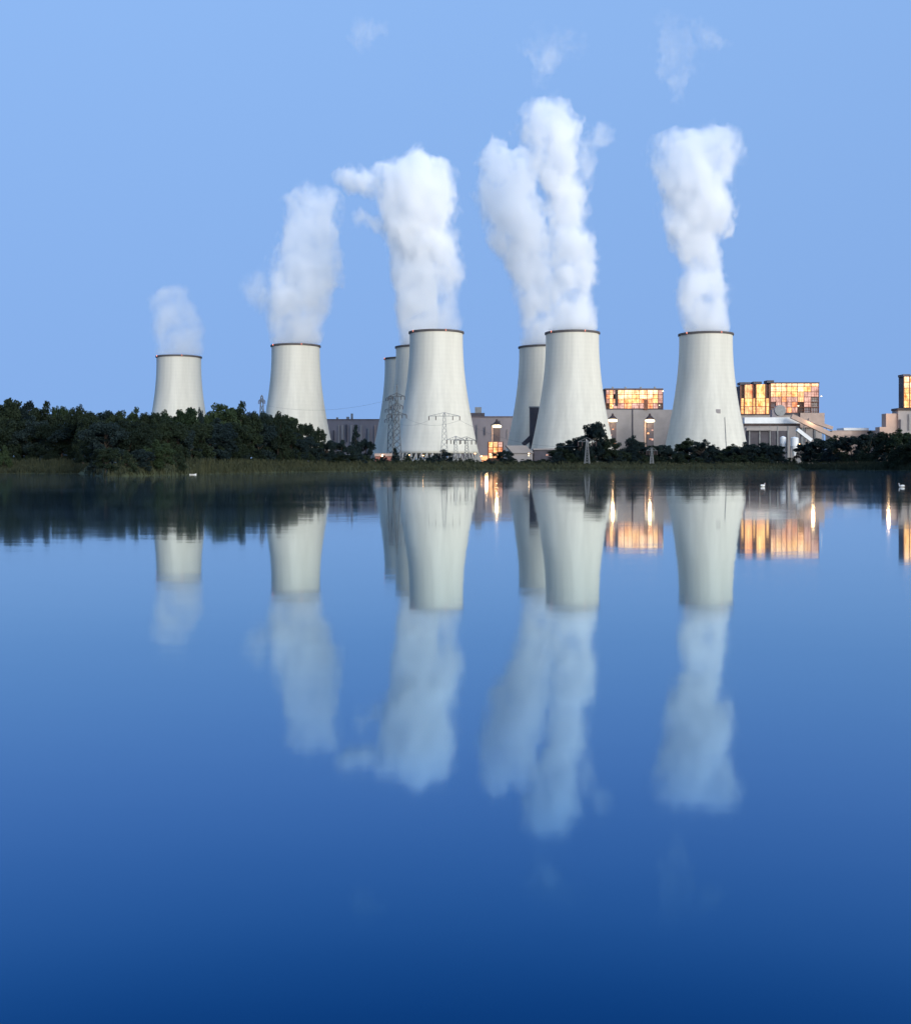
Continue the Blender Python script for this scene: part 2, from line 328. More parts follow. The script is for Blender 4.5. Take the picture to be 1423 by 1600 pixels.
# ------------------------------------------------------------------ steam plumes: closed hulls filled with scattering vapour
def plume(rows, D, label, dens, noise_amp=1.0, lobes=(), tint=(1.0, 0.995, 1.0), name='steam_plume', seed=0, base=True, holes=(), cat='steam plume', aniso=0.0):
    """rows: (y, left, right[, density]) in photo pixels at depth D; lobes: (x, y, rx, ry, density)"""
    k = D / F
    rows = [(r + (1.0,))[:4] if len(r) == 3 else r for r in rows]
    rows = sorted(rows, key=lambda r: -r[0])
    z0, z1 = WZ(rows[0][0], D), WZ(rows[-1][0], D)
    cxs = [(r[1] + r[2]) / 2 for r in rows]; x0 = WX(cxs[0], D)
    org = Vector((x0, D, z0)); H = z1 - z0
    C = [WX(c, D) - x0 for c in cxs]; RR = [(r[2] - r[1]) / 2 * k for r in rows]; Z = [WZ(r[0], D) - z0 for r in rows]
    pad = 1.22
    bm = bmesh.new()
    # hull: a stack of discs, fused by a voxel remesh
    def sample(z):
        for i in range(len(Z) - 1):
            if Z[i] <= z <= Z[i + 1]:
                u = (z - Z[i]) / max(1e-6, Z[i + 1] - Z[i]); return C[i] + (C[i + 1] - C[i]) * u, RR[i] + (RR[i + 1] - RR[i]) * u
        return (C[0], RR[0]) if z < 0 else (C[-1], RR[-1])
    prev = None; n = 40; zz0 = 0.4 if base else -10
    ringv = []
    for i in range(n + 1):
        z = zz0 + (H + (9 if base else 16) - zz0) * i / n; c, r = sample(z)
        fr = min(1, max(0, z) / 35.0) if base else 1
        r = r * (1 + (pad - 1) * fr) + (5 if base else 12) * fr
        if i == n: r *= 0.5
        ringv.append([bm.verts.new((c + r * math.cos(2 * math.pi * q / 24), r * math.sin(2 * math.pi * q / 24), z)) for q in range(24)])
    for a, b in zip(ringv, ringv[1:]):
        for q in range(24): bm.faces.new((a[q], a[(q + 1) % 24], b[(q + 1) % 24], b[q]))
    bm.faces.new(ringv[0][::-1]); bm.faces.new(ringv[-1])
    LB = []
    for l in lobes:
        c = Vector((WX(l[0], D) - x0, (l[5] if len(l) > 5 else 0), WZ(l[1], D) - z0)); rx, rz = l[2] * k, l[3] * k; ry = max(rx * 0.6, rz)
        ry = min(ry, 22)
        LB.append((c, rx, ry, rz, l[4]))
        bmesh.ops.create_icosphere(bm, subdivisions=3, radius=1, matrix=Matrix.Translation(c) @ Matrix.Diagonal((rx * 1.15 + 5, ry * 1.15 + 5, rz * 1.15 + 5, 1)))
    # --- volume shader
    m = bpy.data.materials.new(name + '_vapour'); t = nodes(m); N = t.nodes; L = t.links
    def math_(op, a, b=None, c=None, clamp=False):
        nd = N.new('ShaderNodeMath'); nd.operation = op; nd.use_clamp = clamp
        for i, v in enumerate((a, b, c)):
            if v is None: continue
            if isinstance(v, (int, float)): nd.inputs[i].default_value = v
            else: L.new(v, nd.inputs[i])
        return nd.outputs[0]
    tc = N.new('ShaderNodeTexCoord')
    sep0 = N.new('ShaderNodeSeparateXYZ'); L.new(tc.outputs['Object'], sep0.inputs[0])
    amp = math_('DIVIDE', sep0.outputs[2], 45.0, clamp=True) if base else None
    if base: amp = math_('MULTIPLY_ADD', amp, 0.88, 0.12)
    off = None
    for sc, A in ((0.026, 26.0 * noise_amp), (0.075, 17.0 * noise_amp), (0.21, 6.0 * noise_amp)):
        mp = N.new('ShaderNodeMapping'); mp.inputs['Location'].default_value = (seed * 13.7, seed * 5.1, seed * 3.3); mp.inputs['Scale'].default_value = (1, 1, 0.8)
        L.new(tc.outputs['Object'], mp.inputs[0])
        nz = N.new('ShaderNodeTexNoise'); nz.inputs['Scale'].default_value = sc; nz.inputs['Detail'].default_value = 2.5
        L.new(mp.outputs[0], nz.inputs['Vector'])
        sb = N.new('ShaderNodeVectorMath'); sb.operation = 'SUBTRACT'; sb.inputs[1].default_value = (0.5, 0.5, 0.5); L.new(nz.outputs['Color'], sb.inputs[0])
        s = N.new('ShaderNodeVectorMath'); s.operation = 'SCALE'; s.inputs['Scale'].default_value = A; L.new(sb.outputs[0], s.inputs[0])
        if off is None: off = s.outputs[0]
        else:
            ad = N.new('ShaderNodeVectorMath'); L.new(off, ad.inputs[0]); L.new(s.outputs[0], ad.inputs[1]); off = ad.outputs[0]
    if amp is not None:
        s = N.new('ShaderNodeVectorMath'); s.operation = 'SCALE'; L.new(off, s.inputs[0]); L.new(amp, s.inputs['Scale']); off = s.outputs[0]
    ad = N.new('ShaderNodeVectorMath'); L.new(tc.outputs['Object'], ad.inputs[0]); L.new(off, ad.inputs[1]); P = ad.outputs[0]
    sep = N.new('ShaderNodeSeparateXYZ'); L.new(P, sep.inputs[0])
    tt = math_('DIVIDE', sep.outputs[2], H, clamp=True)
    def curve(vals, lo, hi):
        fc = N.new('ShaderNodeFloatCurve'); cv = fc.mapping.curves[0]
        pts = [(z / H, (v - lo) / (hi - lo)) for z, v in zip(Z, vals)]
        cv.points[0].location = pts[0]; cv.points[1].location = pts[-1]
        for p_ in pts[1:-1]: cv.points.new(*p_)
        fc.mapping.update(); L.new(tt, fc.inputs[1])
        return math_('MULTIPLY_ADD', fc.outputs[0], hi - lo, lo)
    lo, hi = min(C) - 1, max(C) + 1
    cx = curve(C, lo, hi); rr = curve(RR, 0, max(RR) * 1.01); dd = curve([r[3] for r in rows], 0, 1.5)
    dx = math_('SUBTRACT', sep.outputs[0], cx); q = math_('SQRT', math_('ADD', math_('MULTIPLY', dx, dx), math_('MULTIPLY', sep.outputs[1], sep.outputs[1])))
    d = math_('DIVIDE', q, rr)
    mpe = N.new('ShaderNodeMapping'); mpe.inputs['Location'].default_value = (seed * 3.1, 0, seed * 7.7); mpe.inputs['Scale'].default_value = (1, 1, 0.55)
    L.new(tc.outputs['Object'], mpe.inputs[0])
    nze = N.new('ShaderNodeTexNoise'); nze.inputs['Scale'].default_value = 0.085; nze.inputs['Detail'].default_value = 4; nze.inputs['Roughness'].default_value = 0.6
    L.new(mpe.outputs[0], nze.inputs['Vector'])
    er = math_('MULTIPLY', math_('SUBTRACT', nze.outputs[0], 0.5), 1.5 * noise_amp)
    if amp is not None: er = math_('MULTIPLY', er, amp)
    d = math_('ADD', d, er)
    def soft(v, a, b):
        mr = N.new('ShaderNodeMapRange'); mr.interpolation_type = 'SMOOTHSTEP'; L.new(v, mr.inputs[0])
        mr.inputs[1].default_value = a; mr.inputs[2].default_value = b; mr.inputs[3].default_value = 1; mr.inputs[4].default_value = 0
        return mr.outputs[0]
    field = soft(d, 0.80, 1.16)
    topcut = soft(sep.outputs[2], H - 4, H + 5)
    field = math_('MULTIPLY', math_('MULTIPLY', field, topcut), dd)
    if not base: field = math_('MULTIPLY', field, soft(math_('MULTIPLY', sep.outputs[2], -1), -6, 4))
    for c, rx, ry, rz, dn in LB:
        v = N.new('ShaderNodeVectorMath'); v.operation = 'SUBTRACT'; v.inputs[1].default_value = c; L.new(P, v.inputs[0])
        v2 = N.new('ShaderNodeVectorMath'); v2.operation = 'DIVIDE'; v2.inputs[1].default_value = (rx, ry, rz); L.new(v.outputs[0], v2.inputs[0])
        ln = N.new('ShaderNodeVectorMath'); ln.operation = 'LENGTH'; L.new(v2.outputs[0], ln.inputs[0])
        field = math_('MAXIMUM', field, math_('MULTIPLY', soft(math_('ADD', ln.outputs['Value'], er), 0.6, 1.15), dn))
    for h in holes:
        c = Vector((WX(h[0], D) - x0, -10, WZ(h[1], D) - z0))
        v = N.new('ShaderNodeVectorMath'); v.operation = 'SUBTRACT'; v.inputs[1].default_value = c; L.new(P, v.inputs[0])
        v2 = N.new('ShaderNodeVectorMath'); v2.operation = 'DIVIDE'; v2.inputs[1].default_value = (h[2] * k, 60, h[3] * k); L.new(v.outputs[0], v2.inputs[0])
        ln = N.new('ShaderNodeVectorMath'); ln.operation = 'LENGTH'; L.new(v2.outputs[0], ln.inputs[0])
        inv = math_('SUBTRACT', 1, math_('MULTIPLY', soft(ln.outputs['Value'], 0.3, 1.1), h[4]))
        field = math_('MULTIPLY', field, inv)
    # billows inside the vapour
    nz = N.new('ShaderNodeTexNoise'); nz.inputs['Scale'].default_value = 0.05; nz.inputs['Detail'].default_value = 3
    L.new(P, nz.inputs['Vector'])
    mr = N.new('ShaderNodeMapRange'); L.new(nz.outputs[0], mr.inputs[0]); mr.inputs[1].default_value = 0.36; mr.inputs[2].default_value = 0.62; mr.inputs[3].default_value = 0.18; mr.inputs[4].default_value = 1.7
    field = math_('MULTIPLY', field, mr.outputs[0])
    vol = N.new('ShaderNodeVolumeScatter'); vol.inputs['Color'].default_value = (*tint, 1); vol.inputs['Anisotropy'].default_value = aniso
    L.new(math_('MULTIPLY', field, dens * 2.0), vol.inputs['Density'])
    o = N.new('ShaderNodeOutputMaterial'); L.new(vol.outputs[0], o.inputs['Volume'])
    m.cycles.volume_step_rate = 1.0
    ob = link(name, bm, m); ob.location = org
    if lobes:
        rm = ob.modifiers.new('fuse', 'REMESH'); rm.mode = 'VOXEL'; rm.voxel_size = 2.2
    tag(ob, label, cat, 'steam plumes over the cooling towers' if base else 'loose shreds of steam high in the sky')
    return ob

plume([(555, 243, 317, .8), (540, 243, 317, .8), (520, 241, 317, .75), (500, 238, 314, .65), (485, 236, 305, .55), (470, 234, 298, .5), (458, 236, 294, .5), (449, 245, 290, .3)],
      1158, 'short faint steam plume over the leftmost cooling tower', 0.019, 0.6, seed=1)
plume([(538, 423, 502, .8), (520, 420, 503, .8), (500, 415, 505, .8), (480, 412, 513, .85), (460, 412, 519, .9), (440, 418, 525, 1), (420, 428, 528, 1), (400, 432, 528, 1), (380, 436, 528, 1), (360, 444, 526, .9),
       (340, 450, 526, .8), (320, 452, 526, .7), (306, 454, 524, .6), (298, 458, 516, .35)],
      1053, 'mid height lavender steam plume over the second tower from the left', 0.034, 1.0, lobes=((400, 455, 22, 34, .22), (470, 312, 30, 12, 1)), seed=2)
plume([(540, 625, 688, 1.3), (500, 620, 684, 1.3), (470, 616, 680, 1.2), (440, 612, 676), (400, 608, 670), (360, 602, 664), (330, 600, 660), (310, 605, 650)],
      1064, 'narrow bright steam column seen left of the front plume of the overlapping row', 0.06, 0.5, seed=3)
plume([(517, 641, 722, .32), (490, 643, 721, .28), (460, 643, 719, .34), (430, 638, 716, .5), (400, 624, 712, .8), (380, 608, 709), (360, 600, 707), (340, 593, 707), (320, 590, 707), (300, 590, 703),
       (280, 592, 702), (262, 604, 697), (250, 622, 684, .7), (240, 634, 670, .5), (228, 643, 661, .3)],
      947, 'wide ragged steam plume with an arm blown left, over front tower of the row', 0.05, 1.05,
      lobes=((572, 282, 46, 19, 1), (600, 270, 34, 14, .9), (576, 345, 28, 17, .6), (712, 430, 14, 34, .2)), seed=4)
plume([(540, 813, 880), (520, 812, 878), (490, 808, 872), (460, 802, 868), (430, 794, 866), (400, 784, 864), (380, 774, 860), (360, 764, 852), (340, 755, 842), (320, 751, 834), (300, 749, 832), (280, 750, 833),
       (260, 752, 832, .8), (240, 755, 824, .7), (228, 760, 802, .6), (220, 766, 788, .5)],
      1064, 'left leaning steam plume of the right pair of towers', 0.045, 1.0, seed=5)
plume([(518, 854, 934), (500, 860, 930), (470, 864, 926), (440, 862, 924), (410, 862, 924), (380, 860, 924), (350, 858, 922), (320, 852, 920), (300, 846, 917), (280, 840, 911, .9), (260, 830, 906, .8),
       (240, 820, 904, .75), (220, 814, 906, .8), (200, 812, 905, .9), (182, 815, 902, .7), (170, 820, 896, .45), (160, 832, 888, .25)],
      952, 'tallest brightest steam plume, upright over front tower of the right pair', 0.055, 1.0, lobes=((915, 255, 14, 40, .25), (938, 212, 18, 24, .22)), holes=((850, 232, 12, 24, .8),), seed=6)
plume([(520, 1070, 1140), (505, 1066, 1137), (480, 1060, 1135), (460, 1058, 1135), (440, 1061, 1130), (420, 1065, 1124), (400, 1062, 1120), (385, 1052, 1120), (370, 1043, 1130), (350, 1037, 1140),
       (330, 1036, 1143), (310, 1036, 1138), (290, 1030, 1136, .9), (270, 1024, 1146, .7), (250, 1018, 1150, .5), (230, 1018, 1150, .5), (215, 1030, 1145, .45), (202, 1062, 1132, .4), (192, 1082, 1114, .3)],
      961, 'mushroom topped steam plume over the rightmost cooling tower', 0.05, 1.0, lobes=((1137, 358, 16, 18, .9), (1040, 245, 22, 24, .6)), holes=((1116, 265, 13, 20, .7),), seed=7)
plume([(120, 832, 850, .5), (100, 826, 870, .8), (82, 824, 895, .8), (66, 822, 908, .5), (54, 830, 902, .2)], 952, 'faint two pronged steam shred above the tallest plume', 0.009, 2.0, name='steam_wisp', base=False, seed=8, cat='steam wisp')
plume([(150, 1048, 1072, .8), (125, 1040, 1080, .9), (100, 1030, 1085, .6), (70, 1022, 1080, .45), (35, 1020, 1070, .25)], 961, 'faint upright steam shred above the rightmost plume', 0.009, 2.0, name='steam_wisp', base=False, seed=9, cat='steam wisp')
plume([(80, 558, 580, .7), (55, 555, 588, .8), (25, 560, 586, .4)], 947, 'tiny isolated steam shred highest and farthest left in the sky', 0.007, 1.8, name='steam_wisp', base=False, seed=10, cat='steam wisp')
plume([(85, 1104, 1124, .7), (60, 1090, 1122, .8), (28, 1082, 1108, .4)], 961, 'small slanting steam shred at upper right, beside the upright shred', 0.007, 1.8, name='steam_wisp', base=False, seed=11, cat='steam wisp')

# ------------------------------------------------------------------ buildings (pixel boxes at a depth)
def pbox(bm, x0, x1, yt, yb, D, dep, grow=0):
    zb = GZ if yb is None else WZ(yb, D)
    box(bm, WX(x0, D) - grow, WX(x1, D) + grow, D, D + dep, zb, WZ(yt, D))
def part(name, m, root, *boxes):
    bm = bmesh.new()
    for b in boxes: pbox(bm, *b)
    o = link(name, bm, m)
    o.parent = root; o.matrix_parent_inverse = Matrix.Translation(-Vector(root.location)); return o
def adopt(o, root):
    o.parent = root; o.matrix_parent_inverse = Matrix.Translation(-Vector(root.location)); return o
def bays(root, x0, x1, yt, yb, D, dep, ncol, tiers, mats, colw=0.7, seed=1, slab=True, inset=1.2):
    """an open lit gallery: glowing bays between steel columns and floor slabs tinted as if lamplit"""
    rnd = random.Random(seed)
    kpx = F / D
    xsn = [x0 + (x1 - x0) * i / ncol for i in range(ncol + 1)] if isinstance(ncol, int) else ncol
    ysn = [yt + (yb - yt) * i / tiers for i in range(tiers + 1)] if isinstance(tiers, int) else tiers
    for j in range(len(ysn) - 1):
        for i in range(len(xsn) - 1):
            part('lit_bay', M[mats[j][i % len(mats[j])]], root, (xsn[i] + colw * .3, xsn[i + 1] - colw * .3, ysn[j] + 0.5, ysn[j + 1] - 0.5, D + inset, 0.3))  # panels glow by themselves in place of lit cladding
            # glazing bars over each bay
            bm = bmesh.new(); n = rnd.choice((3, 4, 5))
            for q in range(1, n):
                xx = WX(xsn[i] + (xsn[i + 1] - xsn[i]) * (q + rnd.uniform(-.15, .15)) / n, D); wdt = rnd.uniform(.04, .10)
                box(bm, xx - wdt, xx + wdt, D + inset - 0.4, D + inset - 0.05, WZ(ysn[j + 1] - .5, D), WZ(ysn[j] + .5, D))
            zz = WZ(ysn[j] + (ysn[j + 1] - ysn[j]) * rnd.uniform(.35, .7), D); box(bm, WX(xsn[i], D), WX(xsn[i + 1], D), D + inset - 0.7, D + inset - 0.42, zz - .1, zz + .1)
            adopt(link('glazing_bar', bm, M['warm_steel']), root)
    for x in xsn:
        part('column', M['warm_steel'], root, (x - colw, x + colw, yt, yb, D, 1.15))
    for y in ysn[1:-1] if slab else []:
        part('floor_slab', M['warm_steel'], root, (x0 - .8, x1 + .8, y - 0.35, y + 0.35, D - 0.5, 1.6))
def lamp_at(root, px, py, D, r=0.5, m='lamp'):
    bm = bmesh.new(); p = W(px, py, D); bmesh.ops.create_uvsphere(bm, u_segments=10, v_segments=6, radius=r, matrix=Matrix.Translation(p) @ Matrix.Diagonal((1, 1, .7, 1)))
    adopt(link('lamp', bm, M[m]), root)
    bm = bmesh.new(); bar(bm, p + Vector((0, 0, r * .7)), p + Vector((0, 1.5, r * .9)), .1); adopt(link('bracket', bm, M['steel']), root)

# long hall behind the left towers
D = 1280
h1 = empty('turbine_hall', (WX(560, D), D, GZ), 'long grey windowless hall between the second tower and the overlapping row', 'power station hall')
part('wall', M['clad'], h1, (500, 640, 656, None, D, 45))
part('roof', M['roof'], h1, (499.5, 640.5, 654.6, 656, D - .5, 46))
part('roof_fan', M['galv'], h1, (541, 545, 651, 654.6, D + 5, 6)); part('roof_fan', M['galv'], h1, (548, 551, 646, 654.6, D + 5, 5)); part('roof_fan', M['galv'], h1, (525, 528, 652, 654.6, D + 5, 5))
for i, x in enumerate((533, 547, 562)):
    part('pilaster', M['clad_light'], h1, (x, x + 3.5, 664, 700, D - 1.2, 1.2))
h2 = empty('boiler_house', (WX(770, D), D, GZ), 'grey boiler house in the gap right of the overlapping towers', 'boiler house')
part('wall', M['clad'], h2, (700, 830, 652, None, D, 60))
part('roof', M['roof'], h2, (699, 831, 650.2, 652, D - .5, 61))
part('stair_tower', M['clad_dark'], h2, (735, 757, 645, 652, D + 2, 12)); part('vent_stack', M['galv'], h2, (742, 752, 636, 645, D + 3, 8))
# boiler house with lit penthouse, between the right pair and the last tower
D = 1240
h3 = empty('boiler_house', (WX(1000, D), D, GZ), 'boiler house with long orange lit upper gallery left of the rightmost tower', 'boiler house')
part('wall', M['clad_light'], h3, (925, 1080, 640, None, D, 60))
part('penthouse', M['clad_dark'], h3, (946, 1036, 609, 639.8, D + 1.6, 40))
part('roof', M['roof'], h3, (945, 1036, 606.6, 608.6, D - 1, 42))
for x in (956, 976, 1000, 1022): part('roof_vent', M['galv'], h3, (x, x + 2.5, 604.2, 606.6, D + 6, 4))
part('downpipe', M['clad_dark'], h3, (987.4, 989, 638, 705, D - .8, .8))
bays(h3, 947, 1034, 609, 638, D, 2, [947, 952, 958, 964, 975, 987, 999, 1011, 1020, 1028, 1035], [609, 616, 623, 630, 638.5],
     [['lit_p', 'lit_w', 'lit_p', 'lit_w', 'lit_w', 'lit_w', 'lit_w', 'lit_w', 'lit_w', 'lit_p'], ['lit_o', 'lit_w', 'steel', 'lit_w', 'lit_w', 'lit_y', 'lit_w', 'lit_w', 'lit_y', 'lit_p'],
      ['lit_p', 'lit_y', 'lit_o', 'lit_o', 'lit_y', 'lit_y', 'lit_o', 'lit_o', 'lit_y', 'lit_p'], ['steel', 'lit_y', 'lit_p', 'lit_p', 'lit_o', 'lit_p', 'lit_p', 'lit_o', 'lit_p', 'clad']], colw=.35, seed=3)
part('shaft', M['steel'], h3, (961, 965.5, 609, 634, D - 2, 2)); part('shaft', M['warm_steel'], h3, (1006, 1012, 624, 640, D - 1.5, 1.4))
lamp_at(h3, 1035.5, 611, D - 2, .9); lamp_at(h3, 1030, 633, D - 2, .6); lamp_at(h3, 957, 634, D - 2, .7)
# block right of the rightmost tower
D = 1140
h4 = empty('boiler_house', (WX(1215, D), D, GZ), 'stepped lit steel boiler block right of the rightmost tower, above conveyors', 'boiler house')
part('core', M['clad_dark'], h4, (1158, 1279, 602, 648, D + 2, 35))
part('lower_wall', M['clad_light'], h4, (1150, 1284, 648, None, D + 3, 34))
part('sloped_shoulder', M['beige'], h4, (1250, 1288, 645, 668, D, 3))
for (a, b, t_) in ((1156, 1172, 597), (1177, 1190, 596), (1198, 1209, 594)): part('roof_cap', M['clad_dark'], h4, (a, b, t_, t_ + 4, D - 1, 12))
part('roof', M['roof'], h4, (1204, 1280, 597, 598.8, D - .5, 36))
bays(h4, 1157, 1202, 600, 647, D, 2, [1157, 1163, 1176, 1181, 1196, 1202], [600, 622, 635, 647], [['steel', 'lit_o', 'steel', 'lit_y', 'steel'], ['lit_y'], ['lit_y', 'lit_o']], colw=.8, seed=5)
bays(h4, 1204, 1279, 598.8, 645, D, 2, [1204, 1212, 1221, 1229, 1237, 1246, 1256, 1267, 1279], [598.8, 604, 612, 620, 628, 636, 645],
     [['lit_w'], ['lit_w', 'lit_w', 'lit_w', 'lit_y', 'lit_y', 'lit_w', 'lit_y', 'lit_p'], ['lit_w', 'lit_y', 'lit_w', 'lit_o', 'lit_y', 'lit_o', 'lit_p', 'lit_p'],
      ['lit_p', 'lit_p', 'lit_o', 'lit_p', 'lit_p', 'lit_o', 'lit_p', 'clad_light'], ['clad', 'lit_p', 'lit_p', 'lit_p', 'lit_o', 'steel', 'lit_p', 'clad_light'], ['clad', 'clad', 'lit_p', 'lit_o', 'lit_p', 'steel', 'clad', 'clad']], colw=.35, seed=6)
lamp_at(h4, 1283, 619, D - 2, .8); lamp_at(h4, 1247, 634, D - 2, .9)
# drum and galleries in front
D = 1090
g1 = empty('conveyor_gallery', (WX(1215, D), D, GZ), 'long pale horizontal conveyor gallery below the lit steel block', 'conveyor')
part('gallery', M['white'], g1, (1163, 1250, 652, 661.5, D, 7))
part('underside', M['steel'], g1, (1164, 1249, 661.7, 665.5, D + .8, 5))
part('lower_deck', M['clad_light'], g1, (1166, 1206, 668, 672.5, D - 2, 6)); part('plant_room', M['clad_dark'], g1, (1168, 1230, 673, None, D + 1, 8))
for x in (1170, 1186, 1202, 1214, 1230, 1244): part('leg', M['galv'], g1, (x, x + 1.6, 665.5, None, D, 1.2))
bm = bmesh.new(); c = W(1219, 641, D); c.y = D
for rr_, m_, dy in ((5.2, 'white', 0), ):
    bmesh.ops.create_cone(bm, cap_ends=True, segments=24, radius1=5.2, radius2=5.2, depth=6, matrix=Matrix.Translation(c + Vector((0, 3, 0))) @ Matrix.Rotation(R(90), 4, 'X'))
dr = adopt(link('drum', bm, M['galv'], smooth=False), g1)
bm = bmesh.new(); bmesh.ops.create_cone(bm, cap_ends=True, segments=20, radius1=2, radius2=2, depth=.4, matrix=Matrix.Translation(c + Vector((0, -.22, 0))) @ Matrix.Rotation(R(90), 4, 'X')); hb = link('hub', bm, M['clad']); hb.parent = dr; hb.matrix_parent_inverse = Matrix.Translation(-Vector(g1.location))
part('drum_house', M['clad'], g1, (1206, 1213, 640, 652, D + 1, 7))
def sloped(root_name, label, pts, D, th, m, group=None, cat='conveyor'):
    p0 = W(*pts[0], D); root = empty(root_name, (p0.x, D, GZ), label, cat, group)
    bm = bmesh.new(); br = bmesh.new(); lg = []
    for a, b in zip(pts, pts[1:]):
        A, B = W(*a, D), W(*b, D); d = B - A; ang = math.atan2(d.z, d.x)
        box(bm, (A.x + B.x) / 2 - d.length / 2, (A.x + B.x) / 2 + d.length / 2, D - 2, D + 2, (A.z + B.z) / 2 - th / 2, (A.z + B.z) / 2 + th / 2, Matrix.Rotation(-ang, 4, 'Y'))
        box(br, (A.x + B.x) / 2 - d.length / 2, (A.x + B.x) / 2 + d.length / 2, D - 2.2, D + 2.2, (A.z + B.z) / 2 + th / 2 + .01, (A.z + B.z) / 2 + th / 2 + .6, Matrix.Rotation(-ang, 4, 'Y'))
        for u in (.3, .75):
            q = A + d * u; lg.append((q, th))
    adopt(link('gallery', bm, m), root); 
    for q, th in lg:
        l = bmesh.new(); bar(l, (q.x - 1.5, D, GZ), (q.x, D, q.z - th / 2 + .2), .3); bar(l, (q.x + 1.5, D, GZ), (q.x, D, q.z - th / 2 + .2), .3)
        adopt(link('leg', l, M['galv']), root)
    br.free(); return root
sloped('conveyor', 'upper beige conveyor sloping down right from the lit steel block', [(1236, 650), (1302, 681)], 1080, 4.2, M['beige'], 'sloping conveyors')
sloped('conveyor', 'short lower white conveyor sloping down beside the white hoppers', [(1245, 671), (1267, 688)], 1060, 3.2, M['white'], 'sloping conveyors')
sloped('conveyor', 'thin rearmost conveyor sloping down onto the low white sheds', [(1262, 656), (1300, 669)], 1120, 3.2, M['beige'], 'sloping conveyors')
sloped('conveyor', 'low pink lit conveyor running right from the foot of the slope', [(1290, 678), (1330, 676)], 1100, 3.4, M['beige'], 'sloping conveyors')
def hopper(px, yt, yb, w_, D, label):
    root = empty('hopper', (WX(px, D), D, GZ), label, 'hopper', 'white steel hoppers')
    bm = bmesh.new(); k = D / F; r = w_ / 2 * k; zt, zb = WZ(yt, D), WZ(yb, D); zm = zt + (zb - zt) * .45
    lathe(bm, [(0.01, zt - GZ + 1), (r, zt - GZ), (r, zm - GZ), (r * .35, zb - GZ), (0.01, zb - GZ)], 20, closed=False); link('bin', bm, M['white'], root, False)
    for s in ((-1, -1), (-1, 1), (1, -1), (1, 1)):
        l = bmesh.new(); bar(l, (s[0] * r * .8, s[1] * r * .8, 0), (s[0] * r * .8, s[1] * r * .8, zm - GZ), .3); link('leg', l, M['galv'], root)
hopper(1223, 683, 705, 9, 1000, 'left white hopper below the long conveyor gallery')
hopper(1241, 684, 712, 12, 990, 'right white hopper below the long conveyor gallery')
# far right block, cut by the frame
D = 1150
h5 = empty('boiler_house', (WX(1430, D), D, GZ), 'yellow lit boiler block at the right edge above a stepped grey base', 'boiler house')
part('core', M['clad_dark'], h5, (1411.5, 1490, 588, 637, D + 2, 13)); part('roof', M['roof'], h5, (1411, 1422, 584.5, 588, D - .5, 14))
part('roof', M['roof'], h5, (1422, 1490, 586, 588, D - .5, 15))
part('base', M['clad_light'], h5, (1403, 1495, 641, None, D - 1, 16)); part('base_slab', M['steel'], h5, (1402, 1495, 637.5, 641, D - 2, 17)); part('annex', M['beige'], h5, (1384, 1403, 646, None, D + 1, 12))
part('annex', M['beige'], h5, (1374, 1384, 667, None, D, 12))
bays(h5, 1412, 1490, 588, 637, D, 2, [1412, 1421, 1432, 1444, 1458, 1474, 1490], [588, 597, 606, 614, 625, 637], [['lit_w', 'lit_y'], ['lit_w'], ['lit_y', 'lit_o'], ['lit_y'], ['lit_y', 'lit_o']], colw=.5, seed=9)
s1 = empty('shed', (WX(1325, 1180), 1180, GZ), 'low white shed roof just above the trees between the two lit blocks', 'shed')
part('wall', M['beige'], s1, (1300, 1368, 672.5, None, 1180, 20)); part('roof', M['white'], s1, (1318, 1357, 668.5, 672.4, 1179, 22)); 
# lit loading heads in front of the halls
def head(px, yt, yb, D, sc, label):
    k = D / F; root = empty('loading_tower', (WX(px, D), D, GZ), label, 'loading tower', 'lit loading towers before the boiler houses')
    zt = WZ(yt, D) - GZ; u = sc * k
    bm = bmesh.new(); lathe(bm, [(0.01, zt), (1.2 * u, zt), (2 * u, zt - 3 * u), (6.5 * u, zt - 7.5 * u), (6.5 * u, zt - 8.5 * u), (0.01, zt - 8.5 * u)], 12, closed=False); link('hood', bm, M['steel'], root)
    bm = bmesh.new(); lathe(bm, [(4 * u, zt - 8.7 * u), (7 * u, zt - 9.6 * u), (7.5 * u, zt - 12.3 * u), (4 * u, zt - 13.2 * u)], 12); link('lamp_band', bm, M['lamp'], root)
    bm = bmesh.new(); box(bm, -5 * u, 5 * u, -4 * u, 4 * u, 0, zt - 13.4 * u); link('shaft', bm, M['clad_dark'], root)
    bm = bmesh.new(); box(bm, -8.5 * u, -6 * u, -3 * u, 3 * u, 0, zt - 11 * u); link('lift_shaft', bm, M['beige'], root)
    z = zt - 24 * u; wr = random.Random(int(px))
    while z > 2:
        for sx in (-3.2, 0, 3):
            if wr.random() < (.75 if z > 9 else .4): continue
            bm = bmesh.new(); box(bm, (sx - 1.3) * u, (sx + 1.3) * u, -4 * u - .3, -4 * u - .05, z - wr.uniform(.8, 3) * u, z); link('window', bm, M[wr.choice(('lit_y', 'lit_o', 'lit_p'))], root)
        z -= 4.5 * u
head(957, 646, 690, 1200, 1.0, 'lit loading tower with dark hood, close right of the right pair of cooling towers')
head(1015, 646, 690, 1200, 1.05, 'lit loading tower with dark hood, mid wall below the long orange gallery')
head(776, 655, 700, 1220, 1.0, 'lit loading tower with dark hood in the gap between the tower groups')
